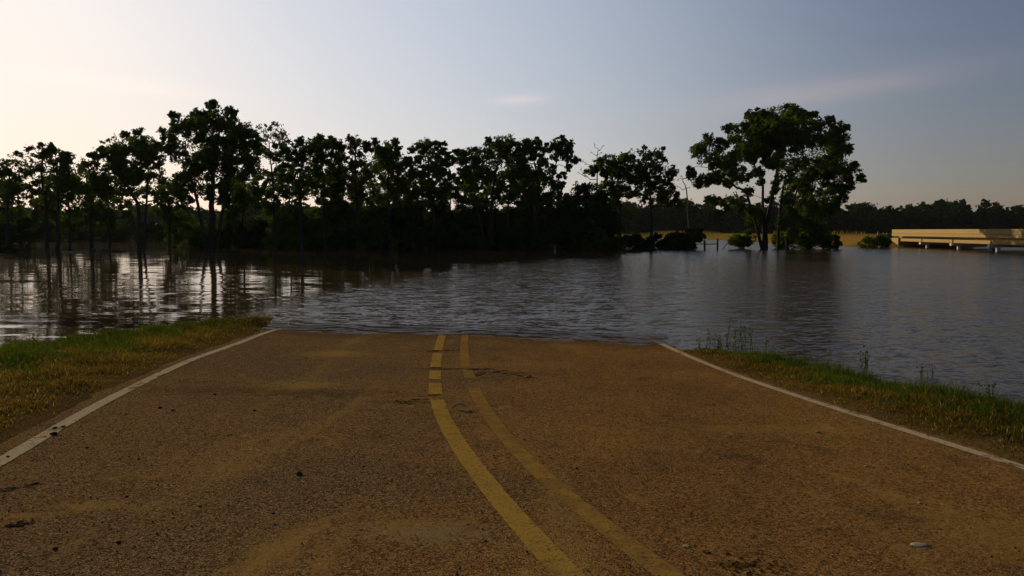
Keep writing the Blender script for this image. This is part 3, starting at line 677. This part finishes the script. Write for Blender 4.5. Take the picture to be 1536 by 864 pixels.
# understorey shrubs along the flooded bank
def shrub(name, label, x, y, w, h, leafm, cat='bush', group=None, size=.26, subs=8, n_each=34):
    z0 = gz(x, y) - 0.1; base = np.array([x, y, z0]); n = max(6, int(w * h / 0.9))
    lob = []
    for i in range(n):
        a = rng.uniform(-1, 1); t = rng.uniform(0.05, 1)
        hh = h * math.sqrt(max(.12, 1 - a * a * .8))
        lob.append((x + a * w / 2, y + rng.uniform(-.45, .45) * w, max(z0, -.15) + .2 + t * max(.25, hh - .45), rng.uniform(.55, .95) * min(1.25, h * .42)))
    root = empty(name, base); tag(root, label, cat, group)
    m = MB()
    for l in lob[:7]:
        a = np.array([rng.uniform(-.2, .2), rng.uniform(-.2, .2), 0]); b = np.array(l[:3]) - base
        m.add(tube(wobble(a, b, 5, .05), np.linspace(.05, .015, 5), 4))
    m.build('stems', M['bark'], root)
    V, Fq = crown_mesh([(l[0] - base[0], l[1] - base[1], l[2] - base[2], l[3]) for l in lob], subs, n_each, size, air=-.9)
    mesh_obj('foliage', V, Fq, M[leafm], root)
    return root
UND = 'understorey bushes between the trunks'
LAB_U = 'dark bush of the understorey thicket between the trunks of the tree row'
def ux(px, d): return (px - CX) / F * d
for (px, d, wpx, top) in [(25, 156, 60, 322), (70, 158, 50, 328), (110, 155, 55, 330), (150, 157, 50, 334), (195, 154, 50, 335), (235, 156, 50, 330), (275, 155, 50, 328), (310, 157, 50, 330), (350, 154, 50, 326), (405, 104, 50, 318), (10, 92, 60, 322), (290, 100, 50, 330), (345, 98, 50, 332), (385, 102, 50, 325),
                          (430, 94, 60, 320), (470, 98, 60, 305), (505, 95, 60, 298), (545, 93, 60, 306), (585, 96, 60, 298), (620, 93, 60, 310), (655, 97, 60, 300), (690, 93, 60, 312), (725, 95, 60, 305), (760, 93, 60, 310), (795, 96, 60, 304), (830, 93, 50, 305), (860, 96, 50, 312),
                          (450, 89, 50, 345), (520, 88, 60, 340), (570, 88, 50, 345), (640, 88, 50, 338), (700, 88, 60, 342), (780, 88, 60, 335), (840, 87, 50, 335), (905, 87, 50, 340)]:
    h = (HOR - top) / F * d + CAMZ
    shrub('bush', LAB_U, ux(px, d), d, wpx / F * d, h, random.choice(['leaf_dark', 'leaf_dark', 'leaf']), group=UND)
for (px, d, wpx, top) in [(940, 90, 50, 343), (975, 91, 50, 350), (1003, 90, 50, 347), (1034, 89, 46, 340), (1018, 93, 40, 344)]:
    h = (HOR - top) / F * d + CAMZ
    shrub('bush', 'low dark bush at the waterline by the right end of the tree row', ux(px, d), d, wpx / F * d, h, 'leaf_dark', group='low bushes ending the row')
shrub('bush', 'low bright green bush in the water at the left foot of the big solitary tree', ux(1116, 90), 90, 4.0, 2.0, 'leaf_bright')
shrub('bush', 'dark green bush at the right foot of the big solitary tree', ux(1208, 90), 90, 5.4, 2.6, 'leaf')
shrub('bush', 'low bush with a pointed right end right of the big solitary tree', ux(1240, 91), 91, 2.6, 1.4, 'leaf')
shrub('bush', 'isolated round dark bush in the water left of the bridge end', ux(1315, 96), 96, 3.6, 2.1, 'leaf')
shrub('bush', 'black low bush in the water at the far left edge', ux(2, 74), 74, 2.4, 1.0, 'leaf_dark')

# far wood: individual trees beyond the field
FAR = 'trees of the far wood'
LAB_F = 'distant dark green tree in the wood beyond the flooded field'
protos = []
for v in range(5):
    h = (11.5, 12.5, 10.5, 13.5, 12)[v]; w = (4.2, 4.8, 4.0, 3.8, 5.2)[v]
    lob = [(rng.uniform(-1, 1) * w * .75 * math.sqrt(max(.1, 1 - ((t - .5) * 1.5) ** 2)), rng.uniform(-1, 1) * w * .7, .8 + t * (h - 2.0), rng.uniform(1.2, 2.0)) for t in np.linspace(0, 1, 34) ** 1.15]
    lob.append((rng.uniform(-.8, .8), 0, h - 1.2, 1.5))
    protos.append(build_tree('far_tree', LAB_F, 'tree', (0, 0, -.2), [[(0, 0, -.2), (.1, 0, h * .5), (0, .1, h * .85)]], lob, 'leaf_far', subs=9, n_each=14, size=.75, r0=.22, twig=False, group=FAR))
cnt = 0
fx = []
for row, (dy, step) in enumerate(((298, 5.0), (314, 5.4), (330, 6.5))):
    x = -262.0
    while x < 285: 
        fx.append((x + rng.uniform(-1.5, 1.5), dy + rng.uniform(-6, 6))); x += step * rng.uniform(.75, 1.25)
for i, (x, y) in enumerate(fx):
    o = protos[i] if i < 5 else copy_tree(protos[int(rng.integers(5))])
    s = rng.uniform(.88, 1.12) * (1.0 if abs(x) < 400 else 1)
    if 95 < x < 112: s *= 1.08
    o.location = (x, y, gz(x, y) - .1); o.scale = (s, s, s * rng.uniform(.70, .98)); o.rotation_euler = (0, 0, rng.uniform(0, 6.28))

# ------------------------------------------------------------------ grass
def blades(P, h, w, lean=0.35):
    N = len(P); a = rng.uniform(0, 2 * math.pi, N); la = rng.uniform(0, 2 * math.pi, N); ln = (rng.uniform(0, 1, N) * lean * h)
    s = np.stack([np.cos(a), np.sin(a), np.zeros(N)], 1) * (w * .5)[:, None]
    l = np.stack([np.cos(la) * ln, np.sin(la) * ln, np.zeros(N)], 1)
    up = np.zeros((N, 3)); up[:, 2] = h
    m = P + up * .55 + l * .35; t = P + up * (1 - .12 * (ln / (h + 1e-6)))[:, None] + l
    V = np.stack([P - s, P + s, m + s * .75, t, m - s * .75], 1).reshape(-1, 3)
    i = np.arange(N)[:, None] * 5
    F1 = (i + np.array([[0, 1, 2, 4]])).tolist(); F2 = (i + np.array([[4, 2, 3]])).tolist()
    return V, F1 + F2
def scatter(xr, yr, n, keep):
    P = np.stack([rng.uniform(*xr, n), rng.uniform(*yr, n)], 1)
    s = signed_dist(P, LAND); e = np.maximum(xel(P[:, 1]) - P[:, 0], P[:, 0] - xer(P[:, 1]))
    cl = hnoise(P[:, 0], P[:, 1], 1.3) + .5 * hnoise(P[:, 0] + 9, P[:, 1], 3.7)
    k_ = keep(s, e, cl, P)
    return P[k_], s[k_], e[k_]
def verge(xr, yr, side, n_green, n_dry, gh):
    P, s, e = scatter(xr, yr, n_green, lambda s, e, c, P: (s > -.12) & (e > .35) & (rng.uniform(0, 1, len(s)) < np.clip(1.30 - s / 4.0 + c * .5, .25, 1)) & (rng.uniform(0, 1, len(s)) < np.clip((e - .25) / (1.1 / gh), 0, 1)))
    h = gh * rng.uniform(.06, .20, len(P)) * np.clip(1.15 - s * .12, .6, 1.2) * np.clip(e / 1.3, .35, 1)
    h *= np.clip(.75 + .55 * hnoise(P[:, 0] * 1.1 + 3, P[:, 1], 2.1), .3, 1.5)
    z = ground_z(P[:, 0], P[:, 1]) - .01
    V, Fb = blades(np.column_stack([P, z]), h, rng.uniform(.006, .014, len(P)), .8)
    tag(mesh_obj('green_grass', V, Fb, M['grass']), 'green grass along the water on the %s verge' % side, 'grass', kind='stuff')
    P, s, e = scatter(xr, yr, n_dry, lambda s, e, c, P: (s > .0) & (e > .02) & (rng.uniform(0, 1, len(s)) < np.clip(1.05 - e / 1.9 - c * .35, .14, 1)) & (rng.uniform(0, 1, len(s)) < np.clip(.15 + e / .4, 0, 1)))
    h = rng.uniform(.03, .13, len(P)) * np.clip(.35 + e / 1.2, .35, 1.1)
    h *= np.clip(.8 + .6 * hnoise(P[:, 0] + 7, P[:, 1] * 1.2, 2.6), .25, 1.5)
    z = ground_z(P[:, 0], P[:, 1]) - .01
    V, Fb = blades(np.column_stack([P, z]), h, rng.uniform(.006, .012, len(P)), 1.3)
    tag(mesh_obj('dry_grass', V, Fb, M['dry']), 'short dry brown grass beside the road on the %s verge' % side, 'grass', kind='stuff')
verge((-13, -3.6), (4, 19.5), 'left', 260000, 380000, 1.0)
verge((2.6, 11), (3.5, 15), 'right', 320000, 420000, 1.45)
# golden stubble at the far field edge
n = 26000
P = np.stack([rng.uniform(26, 150, n), rng.uniform(134, 275, n)], 1)
P = P[far_land(P[:, 0], P[:, 1]) > .06]
z = ground_z(P[:, 0], P[:, 1])
V, Fb = blades(np.column_stack([P, z]), rng.uniform(.5, 1.0, len(P)), rng.uniform(.05, .10, len(P)), .5)
tag(mesh_obj('field_grass', V, Fb, M['straw']), 'golden tall dry grass on the field beyond the flood', 'grass', kind='stuff')
n = 26000
P = np.stack([rng.uniform(-130, 26, n), rng.uniform(140, 230, n)], 1)
P = P[far_land(P[:, 0], P[:, 1]) > .04]
z = ground_z(P[:, 0], P[:, 1])
V, Fb = blades(np.column_stack([P, z]), rng.uniform(.4, .9, len(P)), rng.uniform(.05, .10, len(P)), .5)
tag(mesh_obj('meadow_grass', V, Fb, M['meadow']), 'green tall grass on the bank behind the tree row', 'grass', kind='stuff')

# weeds standing in the shallow water
def weed(label, px, py, h, n, spread, leafm='grass', d=None):
    x, y = on_water(px, py); root = empty('water_weed', (x, y, -.12)); tag(root, label, 'weed')
    st = MB(); C = []
    for i in range(n):
        a = rng.uniform(0, 6.28); r = abs(rng.normal(0, spread)); p0 = np.array([math.cos(a) * r, math.sin(a) * r, 0]); hh = h * rng.uniform(.45, 1) + .12
        p1 = p0 + np.array([rng.normal(0, .08 * h), rng.normal(0, .08 * h), hh])
        path = wobble(p0, p1, 5, .008); st.add(tube(path, np.linspace(.006, .003, 5), 4))
        C.extend([path[2], path[3], path[4]])
    st.build('stems', M['grass'], root)
    V, Fq = leaves(np.array(C), np.full(len(C), .045), 3, .038, 1.8); mesh_obj('leaves', V, Fq, M[leafm], root)
weed('tall leafy weed clump in the shallows off the right verge tip', 1112, 522, .52, 11, .20)
weed('small weed tuft at the right verge tip beside the tall clump', 1075, 527, .28, 10, .18)
weed('weed clump alone in open water off the right verge', 1300, 548, .24, 6, .10)
weed('few thin weed stems in open water between the two right weed clumps', 1385, 562, .12, 5, .10)
weed('thin upright weed in the water near the right edge of the view', 1484, 598, .24, 4, .07)
weed('leafy weed standing above the left verge grass against bright water', 52, 528, .34, 7, .15)
weed('thin stalk weed on the left verge, right of the leafy weed', 116, 512, .26, 4, .15)

# ------------------------------------------------------------------ bridge
k = NT('sunlit_concrete'); p_ = k.pos(); n1 = k.noise(k.scale(p_, (1, .3, 3)), 1.2, 5, .65); n2 = k.noise(p_, 14, 2)
k.bump(n2, .3, .01)
M['concrete'] = k.base(k.mix(n1, (0.34, 0.225, 0.075), (0.52, 0.355, 0.125)), .85, .2)
k = NT('pale_concrete'); n1 = k.noise(k.pos(), 3, 3); M['pale'] = k.base(k.mix(n1, (.60, .57, .50), (.75, .72, .66)), .8, .2)
def boxm(x0, x1, y0, y1, z0, z1, skew=0.0, b=0.02):
    # chamfered box, long axis along y; x shifted by skew*(y)
    ring = [(x0 + b, z0), (x1 - b, z0), (x1, z0 + b), (x1, z1 - b), (x1 - b, z1), (x0 + b, z1), (x0, z1 - b), (x0, z0 + b)]
    V = [(x, y, z) for y in (y0, y1) for x, z in ring]; V = [(x + skew * (y - 72), y, z) for x, y, z in V]
    Fc = [tuple(range(8)), tuple(range(15, 7, -1))] + [(i, i + 8, (i + 1) % 8 + 8, (i + 1) % 8) for i in range(8)]
    return V, Fc
A_ = at(1536, 350, 72.0); B_ = at(1338, 350, 103.5)
SK = (B_[0] - A_[0]) / 31.5; X0 = A_[0]
br = empty('road_bridge', (X0, 72, 0)); tag(br, 'low concrete road bridge with a sunlit parapet over the floodwater at right', 'bridge')
def bpart(name, boxes, mat):
    m = MB()
    for bx in boxes: m.add(boxm(*bx, skew=SK))
    o = m.build(name, M[mat], None, smooth=False); 
    for v in o.data.vertices: v.co.x -= X0; v.co.y -= 72
    o.parent = br; return o
Y0, Y1 = 20.0, 103.5
par = bpart('parapet', [(X0, X0 + .22, Y0, Y1, 1.36, 2.20)], 'concrete')
bpart('parapet_ledge', [(X0 - .05, X0 - .002, Y0, Y1 - .05, 1.70, 1.75)], 'concrete')
bpart('parapet', [(X0 + 9.6, X0 + 9.82, Y0, Y1, 1.36, 2.20)], 'concrete')
bpart('deck', [(X0 + .95, X0 + 8.8, Y0, Y1, 1.16, 1.42)], 'concrete')
piers = []
for px in (1378, 1424, 1481):
    lo, hi = 70.0, 110.0                               # distance where the bridge face is seen at that pixel
    for _ in range(40):
        mid = (lo + hi) / 2; xx = X0 + SK * (mid - 72)
        if (px - CX) / F * mid < xx: lo = mid
        else: hi = mid
    piers.append(lo)
gap = abs(piers[1] - piers[2]); allp = sorted(piers + [piers[2] - gap * i for i in range(1, 5) if piers[2] - gap * i > 22])
edges = sorted([Y0] + allp + [Y1 - 2.0])
for a, b in zip(edges[:-1], edges[1:]):
    bpart('girder', [(X0 + .30, X0 + .75, a + .18, b - .18, .72, 1.08)], 'concrete')
for py_ in allp:
    bpart('pier_cap', [(X0 + .05, X0 + 9.6, py_ - .20, py_ + .20, .42, .70)], 'pale')
    m = MB()
    for xo in (1.0, 4.8, 8.6):
        m.add(tube([(xo + SK * (py_ - 72), py_ - 72, -1.6), (xo + SK * (py_ - 72), py_ - 72, .40)], [.2, .2], 8))
    m.build('pile', M['pale'], br)
bpart('abutment', [(X0 + .1, X0 + 9.7, Y1 - 1.9, Y1 + .3, -1.0, 1.12)], 'concrete')

# thin summer haze between the viewer and the far wood
k = NT('air'); vp = k.n.new('ShaderNodeVolumePrincipled'); vp.inputs['Density'].default_value = 0.00004
vp.inputs['Color'].default_value = (.88, .90, .92, 1); vp.inputs['Anisotropy'].default_value = 0.3
k.n.remove(k.b); k.l.new(vp.outputs[0], [n for n in k.n if n.type == 'OUTPUT_MATERIAL'][0].inputs['Volume'])
hx = [(x, y, z) for z in (-2.6, 26) for x, y in ((-420, -60), (440, -60), (440, 440), (-420, 440))]
tag(mesh_obj('haze', hx, [(0, 3, 2, 1), (4, 5, 6, 7), (0, 1, 5, 4), (1, 2, 6, 5), (2, 3, 7, 6), (3, 0, 4, 7)], k.m), kind='stuff')

# field stakes and the broken wooden fence
k = NT('weathered_wood'); n_ = k.noise(k.scale(k.obj(), (9, 9, 2)), 2, 4); M['wood'] = k.base(k.mix(n_, (.030, .024, .020), (.085, .07, .058)), .9, .1)
for i in range(13):
    px = 1232 + i * 8.2 + rng.uniform(-2, 2); d = 168 + rng.uniform(-6, 6); x = ux(px, d)
    m = MB(); hh = rng.uniform(.9, 1.5)
    m.add(tube([(0, 0, -.2), (.02, 0, hh * .6), (.03, .02, hh)], [.07, .06, .045], 6))
    tag(m.build('stake', M['pale'], None, (x, d, gz(x, d))), 'small pale stake at the golden field edge right of the big tree', 'stake', 'pale stakes along the field')
fx0, fd = ux(1040, 87), 87.0
f = empty('broken_fence', (ux(1075, fd), fd, 0)); tag(f, 'broken wooden fence of two posts and a rail in the water beside the row end', 'fence')
def post(px, top, r, lean=0.0):
    x = ux(px, fd) - ux(1075, fd); zt = at(px, top, fd)[2]
    return MB().add(tube([(x, 0, -1.3), (x + lean * .5, 0, zt * .5), (x + lean, 0.02, zt)], [r, r * .95, r * .8], 6)).build('post', M['wood'], f)
post(1076, 358, .10); post(1057, 360, .11, -.05)
zr = at(1065, 366, fd)[2]
MB().add(tube([(ux(1049, fd) - ux(1075, fd), -.1, zr), (ux(1062, fd) - ux(1075, fd), -.12, zr - .03), (.15, -.1, zr + .02)], [.05, .055, .05], 5)).build('rail', M['wood'], f)
MB().add(tube([(ux(1081, fd) - ux(1075, fd), 0, -.2), (ux(1100, fd) - ux(1075, fd), .4, at(1100, 355, fd)[2])], [.045, .03], 5)).build('brace', M['wood'], f)

# driftwood at far left
def rock(r, seed, flat=.6, sub=2):
    import bmesh
    bm = bmesh.new(); bmesh.ops.create_icosphere(bm, subdivisions=sub, radius=r)
    g = np.random.default_rng(seed); ph = g.uniform(0, 6, 6)
    for v in bm.verts:
        c = v.co / r; s = 1 + .22 * math.sin(3 * c.x + ph[0]) * math.sin(3 * c.y + ph[1]) + .14 * math.sin(6 * c.z + ph[2] + 4 * c.x) + g.normal(0, .04)
        v.co = v.co * s; v.co.z *= flat
    V = [tuple(v.co) for v in bm.verts]; Fc = [tuple(v.index for v in f.verts) for f in bm.faces]; bm.free()
    return V, Fc
x, y = on_water(170, 377.5)
t = MB().add(tube(wobble(np.array([-1.1, 0, .03]), np.array([1.1, .2, .06]), 8, .02), np.linspace(.16, .09, 8), 7))
tag(t.build('floating_log', M['wood'], None, (x, y, 0)), 'long dark floating log among the left trunks', 'log')
x, y = on_water(140, 377)
tag(MB().add(rock(.30, 3, .9)).build('driftwood', M['wood'], None, (x, y, .05)), 'dark lump of driftwood floating left of the long log', 'driftwood')
x, y = on_water(102, 378.5)
k = NT('pinkish_wood'); M['pinkish'] = k.base(k.mix(k.noise(k.obj(), 5, 3), (.22, .13, .09), (.38, .25, .19)), .8, .2)
t = MB().add(tube(wobble(np.array([-.5, 0, .02]), np.array([.5, .1, .10]), 6, .04), np.linspace(.10, .05, 6), 6))
tag(t.build('driftwood', M['pinkish'], None, (x, y, 0)), 'pale pinkish piece of driftwood floating at far left', 'driftwood')

# ------------------------------------------------------------------ debris on the road
k = NT('mud'); n_ = k.noise(k.obj(), 18, 4); k.bump(n_, .8, .01); M['mud'] = k.base(k.mix(n_, (.030, .020, .010), (.075, .046, .020)), .9, .1)
k = NT('pale_stone'); n_ = k.noise(k.obj(), 30, 3); M['stone'] = k.base(k.mix(n_, (.18, .14, .095), (.30, .25, .175)), .9, .0)
k = NT('husk'); M['husk'] = k.base((.50, .38, .22), .8, .2)
k = NT('tan_stone'); n_ = k.noise(k.obj(), 30, 3); M['tan'] = k.base(k.mix(n_, (.16, .10, .045), (.28, .19, .09)), .8, .2)
def put_rock(name, label, cat, px, py, wpx, mat, flat=.5, group=None, rz=0.0, sx=1.0):
    x, y = on_road(px, py); dist = math.hypot(y, CAMZ - road_z(x, y)); r = wpx / F * dist / 2
    o = MB().add(rock(r, int(px * 7 + py), flat)).build(name, M[mat], None, (x, y, road_z(x, y) + r * flat * .35))
    o.rotation_euler = (0, 0, rz); o.scale = (sx, 1, 1)
    return tag(o, label, cat, group)
CL = 'dark mud clods on the left lane'
for px, py, w in [(449, 712, 8), (865, 703, 4), (82, 643, 5), (80, 652, 8), (95, 641, 5), (12, 686, 5), (240, 612, 5), (322, 592, 4), (178, 814, 6), (83, 824, 6), (728, 812, 4), (382, 616, 4), (259, 616, 4), (208, 689, 3), (130, 672, 4), (545, 700, 3), (300, 760, 4), (410, 770, 4), (190, 745, 4)]:
    put_rock('mud_clod', 'small dark mud clod lying on the brown road', 'mud clod', px, py, w * 1.2, 'mud', .7, 'dark mud clods scattered on the road')
put_rock('stone', 'pale flat elongated chip lying on the right lane near the bottom right', 'stone', 1379, 818, 20, 'stone', .11, None, -.15, 1.4)
put_rock('stone', 'small whitish stone on the right lane below the right verge', 'stone', 1227, 649, 8, 'stone', .5)
put_rock('stone', 'grey flat chip right of the faded yellow line near the bottom', 'stone', 1030, 820, 11, 'stone', .2)
for px, py in [(785, 659), (845, 684), (782, 693), (1210, 631), (1420, 697), (876, 698), (655, 700), (1130, 640), (590, 668), (1222, 690), (1300, 700), (1150, 700), (1380, 755), (1095, 760), (1240, 725), (960, 630), (700, 786), (1290, 842)]:
    put_rock('stone', 'small tan stone chip lying on the brown road', 'stone', px, py, rng.uniform(3.5, 6.5), 'tan', .35, 'tan stone chips scattered on the road')
# curled pale leaf / husk beside the yellow line
x, y = on_road(690, 614)
V = []; Fc = []
for i in range(7):
    for j in range(4):
        u = i / 6; v = j / 3 - .5
        V.append(((u - .5) * .13, v * .06 * math.sin(math.pi * (.1 + .8 * u)), .010 + .03 * math.sin(u * math.pi) + .03 * v * v * 4))
for i in range(6):
    for j in range(3): a = i * 4 + j; Fc.append((a, a + 1, a + 5, a + 4))
o = mesh_obj('curled_leaf', V, Fc, M['husk'], None, (x, y, road_z(x, y)), True); tag(o, 'curled pale tan leaf lying between the two yellow lines', 'leaf')
# strips of dark flood litter lying across the lane
k = NT('litter'); k.base(k.mix(k.island(), (.030, .020, .010), (.12, .075, .030)), .95, 0.0); M['litter'] = k.m
def litter(label, pix, n, wy, sz, leafm='litter'):
    mbr = MB(); p0 = None
    for i in range(n):
        t = rng.uniform(0, 1); idx = t * (len(pix) - 1); a = int(min(idx, len(pix) - 2)); q = np.array(pix[a]) + (np.array(pix[a + 1]) - np.array(pix[a])) * (idx - a)
        x, y = on_road(*q); x += rng.normal(0, .03); y += rng.normal(0, wy)
        if p0 is None: p0 = (x, y)
        an = rng.uniform(-.5, .5); L_ = sz * rng.uniform(.4, 1.4); z = road_z(x, y) + .002
        d = np.array([math.cos(an) * L_, math.sin(an) * L_ * .5, 0]) / 2
        c = np.array([x, y, z])
        mbr.add(tube([c - d, c + np.array([0, 0, .003]), c + d], [.002, .0035, .0015], 4))
    o = mbr.build('flood_litter', M[leafm], None)
    tag(o, label, 'litter')
litter('dark litter strip across both yellow lines, farthest one near the water', [(640, 528), (665, 527), (692, 524)], 14, .05, .07)
litter('long dark litter strip crossing the yellow lines in the middle', [(648, 551), (670, 554), (705, 555), (735, 554)], 22, .05, .08)
litter('ragged dark litter patch right of the faded yellow line', [(712, 562), (740, 557), (765, 561), (798, 566)], 34, .10, .06)
litter('dark litter strip over the left yellow line where it breaks', [(590, 604), (615, 604), (640, 594), (668, 590)], 18, .07, .06)
litter('dark twig litter at the bottom right of the faded yellow line', [(1082, 850), (1110, 846), (1140, 852), (1175, 850)], 70, .08, .018)
litter('thin dark strip drawn for a shadow line at the left road edge', [(0, 737), (30, 731), (64, 724)], 12, .02, .05)  # dark rods stand in for subtle shadow lines, here and in the lower strip
litter('second thin dark strip drawn for a shadow line at the left road edge, lower one', [(0, 795), (25, 788), (45, 782)], 10, .02, .05)
# loose grit: one object
n = 5200
q = np.stack([rng.uniform(-5.5, 5.5, n), 2.6 + rng.uniform(0, 1, n) ** 1.6 * 11], 1)
q = q[(q[:, 0] > xel(q[:, 1]) + .05) & (q[:, 0] < xer(q[:, 1]) - .05)]
s = rng.uniform(.003, .0085, len(q)); c = np.column_stack([q, road_z(q[:, 0], q[:, 1]) + s * .5])
oct_ = np.array([[1, 0, 0], [0, 1, 0], [-1, 0, 0], [0, -1, 0], [0, 0, .8], [0, 0, -.6]])
jit = rng.uniform(.6, 1.3, (len(q), 6, 1))
V = (c[:, None, :] + oct_[None] * s[:, None, None] * jit).reshape(-1, 3)
tri = np.array([[0, 1, 4], [1, 2, 4], [2, 3, 4], [3, 0, 4], [1, 0, 5], [2, 1, 5], [3, 2, 5], [0, 3, 5]])
Fq = (np.arange(len(q))[:, None, None] * 6 + tri[None]).reshape(-1, 3)
k = NT('grit'); i_ = k.island(); M['grit'] = k.base(k.mix(k.ramp(i_, .2, .95), (.035, .025, .018), (.30, .22, .13)), .85, .2)
tag(mesh_obj('road_grit', V, Fq, M['grit']), 'loose brown grit scattered over the road surface', 'grit', kind='stuff')
